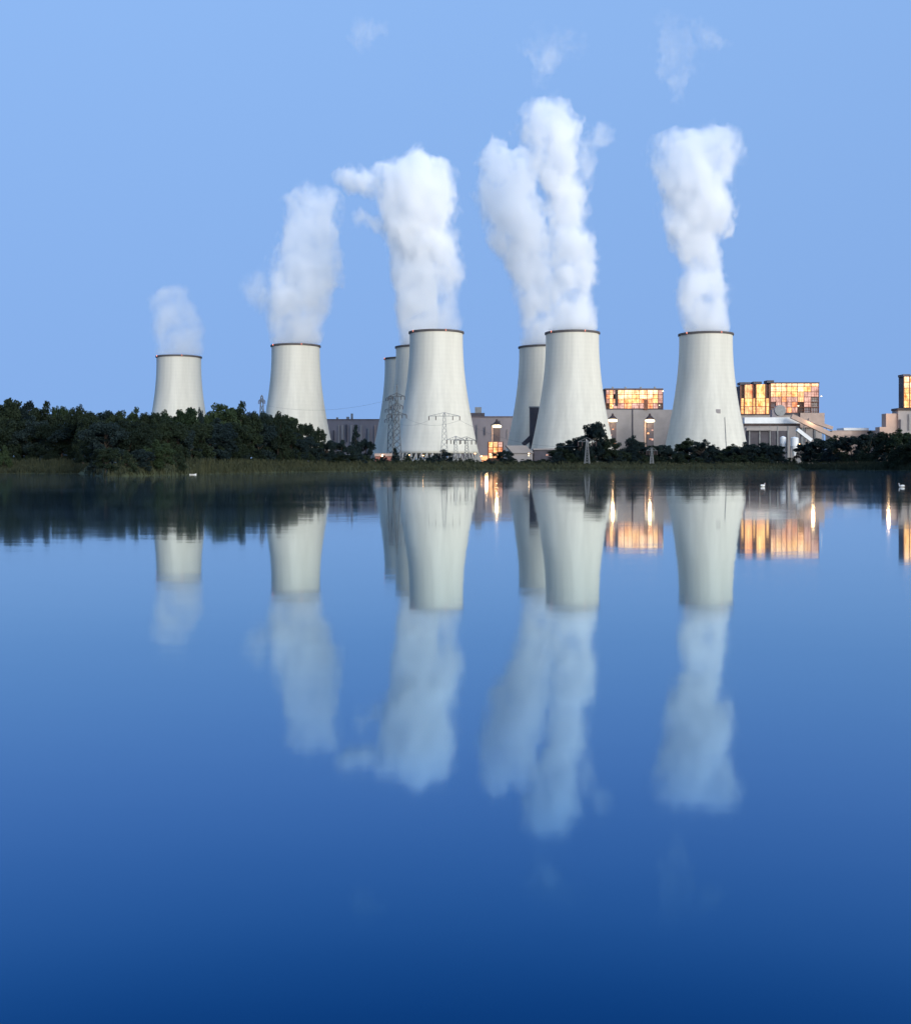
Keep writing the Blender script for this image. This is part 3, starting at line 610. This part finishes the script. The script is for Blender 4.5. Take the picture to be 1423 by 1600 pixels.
# orange lit yard between the tower groups
D = 1000
y1 = empty('coal_bunker', (WX(770, D), D, GZ), 'orange lit open steel bunker below the hooded tower in the central gap', 'bunker')
part('frame', M['steel'], y1, (762, 786, 690, None, D + 1.6, 8))
bays(y1, 763, 785, 690, 716, D, 1, 3, 3, [['lit_y', 'lit_o', 'lit_p'], ['lit_o', 'lit_y', 'lit_o'], ['lit_w', 'lit_o', 'lit_w']], seed=13)
part('glowing_ramp_wall', M['lit_o'], y1, (746, 762, 712, None, D + 1, 1.2))  # wall made to glow in place of yard light falling on it
lamp_at(y1, 748, 710, D - 2, .8); lamp_at(y1, 777, 711, D - 2, .9)
s2 = empty('shed', (WX(596, 905), 905, GZ), 'low pink lit shed at the left foot of the overlapping towers', 'shed')
part('wall', M['brick'], s2, (586, 612, 713, None, 905, 9)); part('roof', M['beige'], s2, (585, 613, 708.5, 712.8, 904, 11)); lamp_at(s2, 597, 712.5, 902, .6, 'lampo')
# dark slab and sheds at the foot of the right pair
D = 1006
s3 = empty('lift_tower', (WX(838, D), D, GZ), 'tall narrow dark slab standing between the two towers of the right pair', 'lift tower')
part('shaft', M['clad_dark'], s3, (828, 848, 637, None, D, 10)); part('cap', M['galv'], s3, (827, 849, 634.8, 636.8, D - .5, 11))
sloped('conveyor', 'dark stub of conveyor climbing to the foot of the narrow dark slab', [(817, 695), (831, 682)], 1000, 4, M['clad_dark'], 'sloping conveyors')
D = 850
s4 = empty('shed', (WX(810, D), D, GZ), 'pale pitched shed at the left foot of the right pair of towers', 'shed')
part('wall', M['clad_light'], s4, (800, 832, 704, None, D, 14))
bm = bmesh.new(); x0, x1 = WX(790, D), WX(834, D); zt, zb = WZ(697, D), WZ(708, D)
vv = [bm.verts.new(v) for v in ((x0, D - 1, zt + .5), (x1 - 6, D - 1, zt + .5), (x1, D - 1, zb), (x0 + 5, D - 1, zb), (x0, D + 16, zt + .5), (x1 - 6, D + 16, zt + .5), (x1, D + 16, zb), (x0 + 5, D + 16, zb))]
for f in ((0, 1, 2, 3), (7, 6, 5, 4), (0, 4, 5, 1), (1, 5, 6, 2), (2, 6, 7, 3), (3, 7, 4, 0)): bm.faces.new([vv[i] for i in f])
adopt(link('roof', bm, M['clad_light']), s4); lamp_at(s4, 826, 712, D - 3, .55)
s5 = empty('shed', (WX(851, D), D, GZ), 'dark flat roofed shed before the front tower of the right pair', 'shed')
part('wall', M['clad_dark'], s5, (834, 876, 703, None, D, 14)); part('roof', M['clad_light'], s5, (833, 877, 700.6, 702.8, D - 1, 16)); part('door', M['clad_light'], s5, (866, 869, 703.5, None, D - .4, .3))
part('window', M['lit_p'], s5, (853, 857, 710, 712, D - .4, .3))

# pipes, ducts and bands on the long walls
rp = random.Random(4)
for h_, DD, xa, xb, yt in ((h1, 1280, 515, 590, 660), (h2, 1280, 745, 800, 656), (h4, 1143, 1252, 1282, 652), (h5, 1149, 1405, 1440, 646)):
    x = xa
    while x < xb:
        part('duct', M[rp.choice(('galv', 'clad_light', 'clad_dark', 'beige'))], h_, (x, x + rp.uniform(.6, 2.4), yt + rp.uniform(0, 16), yt + rp.uniform(22, 50), DD - rp.uniform(1.2, 2), 1.1)); x += rp.uniform(5, 16)
def yard_lamp(px, py, D, label):
    p = W(px, py, D); root = empty('yard_lamp', (p.x, D, GZ), label, 'yard lamp', 'sodium yard lamps at the feet of the towers'); h = p.z - GZ
    bm = bmesh.new(); bar(bm, (0, 0, 0), (0, 0, h), .12, 8, .07); bar(bm, (0, 0, h), (0, -1.2, h + .3), .06, 6); link('post', bm, M['galv'], root)
    bm = bmesh.new(); bmesh.ops.create_uvsphere(bm, u_segments=12, v_segments=8, radius=.42, matrix=Matrix.Translation((0, -1.3, h + .15)) @ Matrix.Diagonal((1, 1, .6, 1))); link('lantern', bm, M['lampo'], root)
for px, py, D, lb in ((598, 711, 880, 'yard lamp over the pink lit shed'), (639, 711, 860, 'yard lamp at the left foot of the front tower of the row of three'), (661, 712, 870, 'yard lamp left of the dome shaped bush'),
                      (742, 709, 870, 'yard lamp at the right foot of the front tower of the row of three'), (752, 713, 860, 'yard lamp before the orange lit bunker'), (872, 702, 880, 'yard lamp at the right end of the dark flat roofed shed'),
                      (826, 709, 835, 'yard lamp before the pale pitched shed'), (1248, 694, 960, 'yard lamp right of the two white hoppers')):
    yard_lamp(px, py, D, lb)
def spill(px, py, D, watt):      # added point lights, no fixtures of their own, warming the nearby walls
    l = bpy.data.lights.new('spill_light', 'POINT'); l.energy = watt; l.color = (1, .62, .32); l.shadow_soft_size = 1.5
    o = bpy.data.objects.new('spill_light', l); col.objects.link(o); o.location = W(px, py, D)
spill(957, 662, 1190, 5280); spill(1015, 662, 1190, 5280); spill(776, 672, 1205, 5280); spill(1270, 655, 1075, 4620); spill(1388, 652, 1140, 3300); spill(760, 708, 990, 2970)

# ------------------------------------------------------------------ pylons and lines
def lattice(bm, x, y, z0, z1, w0, w1, n, r):
    pv = None
    for i in range(n + 1):
        u = i / n; z = z0 + (z1 - z0) * u; w_ = w0 + (w1 - w0) * u
        c = [Vector((x + a * w_, y + b * w_, z)) for a, b in ((-1, -1), (1, -1), (1, 1), (-1, 1))]
        if pv:
            for q in range(4):
                bar(bm, pv[q], c[q], r); bar(bm, pv[q], c[(q + 1) % 4], r * .6); bar(bm, pv[(q + 1) % 4], c[q], r * .6)
        pv = c
def pylon(px, D, yt, arms, label, w0=3.2, m='pyl', r=.2, spike=0):
    z1 = WZ(yt, D) - GZ; root = empty('pylon', (WX(px, D), D, GZ), label, 'pylon', 'power line pylons'); k = D / F
    bm = bmesh.new(); lattice(bm, 0, 0, 0, z1 * (.72 if spike else .97), w0, w0 * .28, 9, r); lattice(bm, 0, 0, z1 * (.72 if spike else .97), z1, w0 * .28, .12, 3, r)
    link('mast', bm, M[m], root)
    tips = []
    for y, l, rt in arms:
        z = WZ(y, D) - GZ; bm = bmesh.new()
        for s, ln in ((-1, l * k), (1, rt * k)):
            bar(bm, (0, -.6, z), (s * ln, 0, z), r * .8); bar(bm, (0, .6, z), (s * ln, 0, z), r * .8); bar(bm, (0, 0, z + 2.2), (s * ln, 0, z), r * .8)
            for q in (.3, .6): bar(bm, (s * ln * q, 0, z), (s * ln * q, 0, z + 2.2 * (1 - q)), r * .5)
            tips.append(Vector((WX(px, D) + s * ln, D, z + GZ - 2.5)))
        a = link('crossarm', bm, M[m], root)
        for s, ln in ((-1, l * k), (1, rt * k)):
            for q in (1.0, .55):
                ib = bmesh.new(); bar(ib, (s * ln * q, 0, z - .1), (s * ln * q, 0, z - 2.5), .3, 6); i = link('insulator', ib, M['steel']); i.parent = a
    return tips
ta = pylon(620, 800, 600, ((619, 12, 12), (634, 9, 9), (648, 15, 15)), 'tall dark lattice pylon with three crossarms left of the front tower', 3.4, r=.28, spike=1)
tb2 = pylon(610, 980, 617, ((622, 7, 7), (640, 8, 8), (656, 9, 9)), 'slimmer pylon just behind left of the tallest pylon', 3.0, r=.2)
tb = pylon(694, 700, 645, ((650, 24, 24),), 'single arm pylon in front of the middle of the front tower', 2.4, m='galv', r=.16)
pylon(729, 690, 684, ((688, 20, 14),), 'low pylon before the right foot of the front tower', 1.8, m='pyl', r=.16)
pylon(712, 690, 682, ((687, 14, 14),), 'low broad pylon between the two others at the front tower', 1.8, m='galv', r=.16)
td = pylon(409, 900, 617, ((626, 5, 5),), 'pylon tip poking over the wood left of the second tower', 3.0, r=.22)
te = pylon(917, 622, 687, ((690, 14, 14),), 'pale pylon before the tallest bush at the right pair', 1.4, m='galv', r=.09)
tf = pylon(1018, 650, 700, ((704, 8, 8),), 'small pale pylon before the hedge below the orange gallery', 1.0, m='galv', r=.08)
def wire(a, b, sag, label, name='power_line'):
    bm = bmesh.new(); n = 16; pts = []
    for i in range(n + 1):
        u = i / n; p = a.lerp(b, u); p.z -= sag * 4 * u * (1 - u); pts.append(p)
    for p, q in zip(pts, pts[1:]): bar(bm, p, q, 0.05, 4)
    o = link(name, bm, M['pyl'])
    tag(o, label, 'power line', 'power lines across the towers')
wire(ta[4], tb[0], 4, 'lower left cable slung from tallest pylon to the single arm pylon')
wire(ta[5], tb[1], 4, 'lower right cable slung from tallest pylon to the single arm pylon')
wire(ta[0], td[0], 6, 'high cable from the tallest pylon back over the wood')
wire(tb[1], te[0], 5, 'cable from the single arm pylon to the pale pylon by the bush')

# ------------------------------------------------------------------ trees
def crown_mesh(kind, n, seed, leaf):
    rnd = random.Random(seed); bm = bmesh.new(); clumps = []
    if kind == 'cone':
        for i in range(46):
            z = 0.1 + 0.9 * rnd.random() ** 1.2; rr = (1.02 - z) * 0.27; a = rnd.uniform(0, 6.28); q = rr * math.sqrt(rnd.random())
            clumps.append((Vector((q * math.cos(a), q * math.sin(a), z)), 0.05 + rr * .28, .7))
    elif kind == 'bush':
        for i in range(40):
            a = rnd.uniform(0, 6.28); q = math.sqrt(rnd.random()) * .55; z = (1 - (q / .55) ** 2) ** .5 * rnd.uniform(.12, .86)
            clumps.append((Vector((q * math.cos(a), q * math.sin(a), z)), rnd.uniform(.09, .17), .75))
    elif kind == 'poplar':
        for i in range(44):
            z = rnd.uniform(.12, .95); rr = .17 * math.sin(math.pi * min(1, (z + .1) / 1.12)) ** .6; a = rnd.uniform(0, 6.28); q = rr * math.sqrt(rnd.random())
            clumps.append((Vector((q * math.cos(a), q * math.sin(a), z)), rnd.uniform(.05, .09), 1.2))
    else:   # broad irregular crown made of a handful of big boughs
        boughs = []
        for i in range(13):     # boughs spread over a dome
            a = i * 2.4 + rnd.uniform(-.4, .4); q = .34 * math.sqrt(rnd.random()); zt_ = .60 + .26 * math.sqrt(max(0, 1 - (q / .36) ** 2))
            boughs.append((Vector((q * math.cos(a), q * math.sin(a), zt_ * rnd.uniform(.72, 1))), rnd.uniform(.10, .16)))
        for i in range(8):
            a = rnd.uniform(0, 6.28); q = rnd.uniform(.1, .3); boughs.append((Vector((q * math.cos(a), q * math.sin(a), rnd.uniform(.15, .5))), .13))
        for c, r in boughs:
            for j in range(6):
                d = Vector((rnd.gauss(0, 1), rnd.gauss(0, 1), rnd.gauss(0, 1))).normalized() * r * rnd.uniform(.5, 1)
                clumps.append((c + d, rnd.uniform(.035, .085), .8))
            clumps.append((c, r * .75, .9))
    vol = [c[1] ** 2 for c in clumps]; tot = sum(vol)
    for (c, r, fl), v in zip(clumps, vol):
        for j in range(max(10, int(n * v / tot))):
            d = Vector((rnd.gauss(0, 1), rnd.gauss(0, 1), rnd.gauss(0, 1))).normalized() * r * rnd.random() ** .33; d.z *= fl
            p = c + d
            if p.z < .02: continue
            s = leaf * rnd.uniform(.6, 1.4); u = Vector((rnd.gauss(0, 1), rnd.gauss(0, 1), rnd.gauss(0, 1))).normalized(); v_ = u.orthogonal().normalized(); v_.rotate(Matrix.Rotation(rnd.uniform(0, 6.28), 3, u)); w_ = u.cross(v_) * .7
            bm.faces.new([bm.verts.new(p + v_ * s), bm.verts.new(p + w_ * s), bm.verts.new(p - v_ * s), bm.verts.new(p - w_ * s)])
    return bm, clumps
def trunk_mesh(kind, clumps, seed):
    rnd = random.Random(seed); bm = bmesh.new()
    top = {'cone': .9, 'bush': .45, 'poplar': .85}.get(kind, .75); r0 = {'bush': .02, 'cone': .018}.get(kind, .022)
    pts = [Vector((rnd.uniform(-.01, .01) * i, rnd.uniform(-.01, .01) * i, -.02 + (top + .02) * i / 5)) for i in range(6)]
    for i in range(5): bar(bm, pts[i], pts[i + 1] + Vector((0, 0, .004)), r0 * (1 - i * .17), 7, r0 * (1 - (i + 1) * .17))
    for c, r, f in rnd.sample(clumps, min(12, len(clumps))):
        z = max(.08, c.z * rnd.uniform(.45, .7)); k = min(4, int(z / top * 5)); a = pts[k].copy(); a.z = z
        bar(bm, a, c, r0 * .38, 5, r0 * .1)
    return bm
protos = {}
def proto(kind, variant, mt):
    key = (kind, variant, mt)
    if key not in protos:
        n, leaf = {'broad': (13000, .016), 'bush': (5000, .027), 'cone': (4200, .02), 'poplar': (4200, .02)}[kind]
        sd = hash_(kind) + variant * 31
        gk = (kind, variant)
        if gk not in protos:
            bm, cl = crown_mesh(kind, n, sd, leaf); tb_ = trunk_mesh(kind, cl, sd)
            me = bpy.data.meshes.new('crown'); bm.to_mesh(me); bm.free(); me.materials.append(M['leafA'])
            mt_ = bpy.data.meshes.new('trunk'); tb_.to_mesh(mt_); tb_.free(); mt_.materials.append(M['bark'])
            protos[gk] = (me, mt_)
        me, mt_ = protos[gk]
        if mt != 'leafA': me = me.copy(); me.materials.clear(); me.materials.append(M[mt])
        protos[key] = (me, mt_)
    return protos[key]
def hash_(s): return sum(ord(c) * (i + 3) for i, c in enumerate(s))
rt = random.Random(21)
def ground_z(px, D):
    d = D - shoreD(px)
    for (a, za), (b, zb) in zip(offs, offs[1:]):
        if a <= d <= b: return za + (zb - za) * (d - a) / (b - a)
    return GZ
def tree(px, yt, off, label, kind='broad', wpx=None, mt='leafA', variant=None, group=None, cat=None, name=None):
    """px/yt: crown top in the photo; off: metres behind the shoreline; wpx: crown width in photo px"""
    D = shoreD(px) + off; zg = ground_z(px, D) - .1; h = WZ(yt, D) - zg
    v = variant if variant is not None else rt.randrange(5)
    me, tm = proto(kind, v, mt)
    nm = name or {'broad': 'broadleaf_tree', 'bush': 'bush', 'cone': 'conifer', 'poplar': 'poplar'}[kind]
    root = empty(nm, (WX(px, D), D, zg), label, cat or {'bush': 'bush'}.get(kind, 'tree'), group, rt.uniform(0, 6.28))
    s = h * 1.02
    nat = {'broad': .72, 'bush': 1.2, 'cone': .55, 'poplar': .42}[kind]
    sx = s if wpx is None else (wpx * D / F) / nat
    root.scale = (sx, sx, s)
    for n_, d_ in (('crown', me), ('trunk', tm)):
        o = bpy.data.objects.new(n_, d_); col.objects.link(o); o.parent = root
    return root
GW = 'trees of the wood on the left shore'
# skyline trees of the wood, left to right
sky_l = [(12, 617, 45, 46, 'tallest dark tree of the wood, at the left edge of the picture'), (42, 623, 55, 40, 'second tall tree in from the left edge of the wood'),
         (70, 629, 40, 42, 'broad level topped tree left of the small pointed crown in the wood'), (96, 626, 60, 26, 'small knobbed crown on the wood skyline left of its rounded peak'),
         (130, 627, 38, 36, 'rounded peak of the wood skyline above the end of the left bank'), (165, 638, 60, 44, 'flat crown right of the rounded peak on the wood skyline'),
         (186, 638, 48, 34, 'crown at the left lip of the shallow dip left of leftmost tower'), (213, 638, 66, 34, 'pale hazy crown in the dip left of the leftmost tower'),
         (236, 637, 50, 34, 'crown touching the left foot of the leftmost tower'), (262, 636, 62, 38, 'crown under the left half of the leftmost tower'),
         (290, 632, 46, 44, 'domed crown rising in front of the leftmost tower'), (345, 627, 58, 50, 'first big crown right of the notch beside the leftmost tower'),
         (376, 629, 44, 44, 'second big crown right of the notch, midway between first two towers'), (405, 634, 60, 40, 'crown below the pylon tip left of the second tower'),
         (432, 638, 42, 42, 'crown at the left foot of the second tower'), (449, 645, 55, 34, 'crown where the wood starts to fall away before the second tower')]
sky_l = [(a, b, c, d * 1.22, e) for a, b, c, d, e in sky_l]
for i, (x, y, o_, w_, lb) in enumerate(sky_l):
    tree(x, y, o_, lb, 'broad', w_, ('leafA', 'leafB', 'leafA', 'leafC')[i % 4] if i not in (10, 9) else 'leafC', i % 5, GW)
tree(313, 640, 50, 'thin see through young tree in the notch right of the leftmost tower', 'poplar', 12, 'leafB', 1, GW)
tree(462, 651, 30, 'open small crown with gaps showing the second tower', 'broad', 24, 'leafA', 1, GW)
tree(480, 655, 34, 'airy crown leaning right before the middle of the second tower', 'broad', 24, 'leafA', 3, GW)
tree(495, 664, 30, 'last open crown of the wood at the right foot of second tower', 'broad', 26, 'leafA', 4, GW)
tree(512, 686, 26, 'low dark tree ending the steep slope of the wood', 'broad', 30, 'leafB', 0, GW)
tree(533, 688, 60, 'low bluish tree before the windowless grey hall', 'broad', 34, 'leafB', 2, GW)
tree(556, 663, 60, 'pointed conifer standing alone before the windowless grey hall', 'cone', 24, 'leafB', 2, GW)
tree(571, 683, 55, 'round low tree at the right end of the grey hall', 'broad', 26, 'leafB', 4, GW)
# filling of the wood: second storey, nothing tells these apart
fill = 'dark broadleaf tree buried inside the wood below its skyline'
for i, x in enumerate(range(-60, 540, 17)):
    base = 645 if x < 440 else 668 if x < 470 else 692
    if x > 500: base = 702
    tree(x + rt.uniform(-5, 5), base + rt.uniform(0, 16), rt.uniform(22, 34), fill, 'broad', rt.uniform(44, 58), rt.choice(('leafA', 'leafA', 'leafB')), None, 'inner trees of the wood')
edge = 'low dark bush closing the lower edge of the wood'
for i, x in enumerate(range(-50, 600, 13)):
    tree(x + rt.uniform(-4, 4), (695 if x < 480 else 703) + rt.uniform(-6, 12), rt.uniform(19, 24), edge, 'bush', rt.uniform(20, 30), rt.choice(('leafA', 'leafB', 'leafA')), None, 'bushes under the wood')
for x, y in ((-25, 622), (-70, 618), (-120, 624)): tree(x, y, 45, 'tall dark tree of the wood outside the left edge', 'broad', 46, 'leafA', None, 'wood outside the frame')
# trees standing at the water
tree(248, 688, 3, 'bright green tree overhanging the water below the leftmost tower', 'broad', 44, 'leafC', 2, 'trees standing at the water')
tree(222, 700, 4, 'dark tree at the water left of the bright green overhanging one', 'broad', 36, 'leafB', 1, 'trees standing at the water')
tree(196, 702, 4, 'dark rounded willow at the water in the middle of the tree gap', 'bush', 36, 'leafA', 1, 'trees standing at the water')
tree(165, 696, 4, 'dark tree at the water right of the end of the left bank', 'broad', 40, 'leafA', 3, 'trees standing at the water')
tree(277, 706, 5, 'dark bush at the water left of the small white boat', 'bush', 30, 'leafA', 2, 'trees standing at the water')
tree(148, 715, 3, 'low dark bush where the left bank meets the trees', 'bush', 24, 'leafB', 3, 'trees standing at the water')
tree(6, 692, 6, 'lighter green bush on the left bank at the picture edge', 'bush', 26, 'leafC', 0)
# right shore
GR = 'trees along the right shore'
right = [(598, 709, 'bush', 14, 'leafB', 'tiny bush before the pink lit shed'), (617, 699, 'cone', 16, 'leafB', 'small pointed conifer under the tallest pylon'),
         (638, 709, 'bush', 18, 'leafA', 'small bush right of the pointed conifer'), (655, 713, 'bush', 18, 'leafA', 'low bush left of the dark dome shaped bush'),
         (669, 712, 'bush', 16, 'leafB', 'low bush touching the dome shaped bush'), (690, 700, 'bush', 40, 'leafB', 'dark dome shaped bush before the middle of the front tower'),
         (716, 714, 'bush', 16, 'leafA', 'small bush right of the dome shaped bush'), (737, 716, 'bush', 24, 'leafA', 'low bush at the right foot of the front tower'),
         (757, 718, 'bush', 22, 'leafA', 'low bush before the orange lit bunker'), (786, 702, 'broad', 26, 'leafB', 'small tree between orange bunker and pale pitched shed'),
         (798, 713, 'bush', 22, 'leafB', 'bush before the pale pitched shed'), (822, 716, 'bush', 28, 'leafA', 'low bush below the lamp of the pale shed'),
         (848, 715, 'bush', 28, 'leafA', 'low bush before the dark flat roofed shed'), (872, 702, 'bush', 22, 'leafB', 'bush at the right end of the dark flat roofed shed'),
         (888, 686, 'broad', 34, 'leafB', 'left shoulder tree of the tall clump at the right pair'), (907, 679, 'broad', 26, 'leafB', 'tree leaning on the tallest of the clump at right pair'),
         (930, 656, 'broad', 38, 'leafB', 'tallest tree of the right shore, at the right foot of the front tower'), (949, 681, 'broad', 28, 'leafA', 'tree right of the tallest one on the right shore'),
         (966, 687, 'bush', 28, 'leafB', 'bush below the left hooded loading tower'), (990, 681, 'broad', 34, 'leafB', 'flat topped tree midway below the orange gallery'),
         (1012, 688, 'bush', 28, 'leafA', 'bush below the middle hooded loading tower'), (1032, 692, 'broad', 28, 'leafB', 'tree at the left foot of the rightmost tower'),
         (1052, 697, 'bush', 26, 'leafA', 'low bush in the notch at left foot of rightmost tower'), (1073, 685, 'broad', 34, 'leafA', 'left hump of the hedge before the rightmost tower'),
         (1098, 687, 'broad', 32, 'leafB', 'right hump of the hedge before the rightmost tower'), (1122, 697, 'bush', 30, 'leafB', 'dip in the hedge before the rightmost tower'),
         (1143, 694, 'broad', 28, 'leafA', 'tree at the right foot of the rightmost tower'), (1166, 691, 'broad', 34, 'leafB', 'tree under the left end of the conveyor gallery'),
         (1190, 690, 'broad', 36, 'leafB', 'tree under the middle of the conveyor gallery'), (1212, 694, 'broad', 30, 'leafB', 'tree left of the two white hoppers'),
         (1233, 712, 'bush', 20, 'leafA', 'low bush at the foot of the white hoppers'), (1258, 691, 'broad', 28, 'leafB', 'tree right of the two white hoppers'),
         (1280, 683, 'broad', 36, 'leafB', 'tree under the end of the sloping beige conveyor'), (1305, 681, 'broad', 38, 'leafA', 'tree below the left end of the low white shed'),
         (1330, 677, 'broad', 38, 'leafB', 'tree below the low white shed roof'), (1356, 674, 'broad', 38, 'leafB', 'tree left of the stepped grey base'),
         (1382, 672, 'broad', 38, 'leafA', 'tree hiding the left step of the grey base'), (1408, 671, 'broad', 40, 'leafC', 'large tree at the right edge of the picture')]
for i, (x, y, kd, w_, mt, lb) in enumerate(right):
    tree(x, y, rt.uniform(26, 60) if x < 1370 else 40, lb, kd, w_ * 1.12, mt, None, GR)
hedge = 'low dark shrub of the continuous hedge on the right shore'
for x in range(872, 1560, 15):
    if 1225 < x < 1248: continue
    tree(x + rt.uniform(-4, 4), 708 + rt.uniform(-5, 6) - (8 if x > 1250 else 0), rt.uniform(20, 26), hedge, 'bush', rt.uniform(24, 32), rt.choice(('leafA', 'leafB')), None, 'hedge shrubs of the right shore')
mid = 'dark bluish tree in the back row of the right shore hedge'
for x in range(876, 1222, 21):
    tree(x + rt.uniform(-4, 4), 697 + rt.uniform(-2, 5) + (4 if 1040 < x < 1068 or 1110 < x < 1150 else 0), rt.uniform(40, 60), mid, 'broad', rt.uniform(30, 40), rt.choice(('leafA', 'leafB', 'leafB')), None, 'back row trees of the right shore')
low = 'knee high dark shrub on the bank below the cooling towers'
for x in range(592, 880, 14):
    tree(x + rt.uniform(-4, 4), 719 + rt.uniform(-3, 2), rt.uniform(18, 24), low, 'bush', rt.uniform(18, 26), rt.choice(('leafA', 'leafB')), None, 'shrubs on the central bank')
tree(1398, 690, 6, 'dark overhanging bush at the water near the right edge', 'bush', 34, 'leafA', 1, GR)
tree(1424, 684, 8, 'dark overhanging tree at the water, cut by the right edge', 'broad', 42, 'leafA', 2, GR)
for x in (1445, 1480, 1520): tree(x, 672, 35, 'dark tree past the right edge', 'broad', 42, 'leafA', None, 'wood outside the frame')

# ------------------------------------------------------------------ swans and boat
def skin_obj(name, pts, m, parent, sub=2):
    me = bpy.data.meshes.new(name); me.from_pydata([p[0] for p in pts], [(i, i + 1) for i in range(len(pts) - 1)], [])
    o = bpy.data.objects.new(name, me); col.objects.link(o); me.materials.append(m)
    s = o.modifiers.new('skin', 'SKIN'); s.use_smooth_shade = True
    for v, p in zip(me.skin_vertices[0].data, pts): v.radius = (p[1], p[2])
    me.skin_vertices[0].data[0].use_root = True
    o.modifiers.new('sub', 'SUBSURF').levels = sub; o.modifiers['sub'].render_levels = sub
    if parent: o.parent = parent
    return o
def swan(px, py, label, rz):
    D = CH * F / (py - HY); root = empty('swan', (WX(px, D), D, 0), label, 'swan', 'swans on the water', rz); root.scale = (.65, .65, .65)
    body = skin_obj('body', [((-.72, 0, .28), .03, .05), ((-.5, 0, .2), .13, .12), ((-.1, 0, .16), .25, .2), ((.25, 0, .16), .2, .17), ((.42, 0, .26), .09, .09), ((.45, 0, .45), .055, .055),
                      ((.40, 0, .62), .05, .05), ((.43, 0, .74), .05, .05), ((.52, 0, .77), .07, .06), ((.6, 0, .74), .04, .04)], M['swan'], root)
    b = bmesh.new(); bar(b, (.6, 0, .74), (.74, 0, .68), .035, 6, .015); link('bill', b, M['bill'], root)
    for s in (-1, 1):
        wb = bmesh.new(); bmesh.ops.create_uvsphere(wb, u_segments=12, v_segments=8, radius=1, matrix=Matrix.Translation((-.15, s * .19, .3)) @ Matrix.Rotation(R(8), 4, 'Y') @ Matrix.Diagonal((.44, .08, .17, 1)))
        link('wing', wb, M['swan'], root, True)
swan(1192, 760.5, 'white swan floating below the lit steel block, left of the other swan', 0.5)
swan(1408, 761, 'white swan floating alone near the right edge of the picture', 2.8)
D = shoreD(300) - 5
bo = empty('rowing_boat', (WX(301, D), D, 0), 'small white boat at the water edge beside the overhanging trees', 'boat', rz=.15); bo.scale = (.6, .6, .6)
bm = bmesh.new(); st = [(-1.7, .45, .55), (-.9, .62, .45), (0, .68, .42), (.9, .55, .48), (1.6, .22, .6), (1.9, .02, .7)]; rg = []
for x, w_, zt in st: rg.append([bm.verts.new(p) for p in ((x, -w_, zt), (x, -w_ * .7, .05), (x, 0, -.1), (x, w_ * .7, .05), (x, w_, zt), (x, w_ * .8, zt - .02), (x, w_ * .5, .12), (x, 0, .06), (x, -w_ * .5, .12), (x, -w_ * .8, zt - .02))])
for a, b in zip(rg, rg[1:]):
    for q in range(10): bm.faces.new((a[q], a[(q + 1) % 10], b[(q + 1) % 10], b[q]))
bm.faces.new(rg[0][::-1]); bm.faces.new(rg[-1]); link('hull', bm, M['white'], bo)
for x in (-.8, .4):
    b = bmesh.new(); box(b, x - .14, x + .14, -.5, .5, .3, .35); link('seat', b, M['bark'], bo)
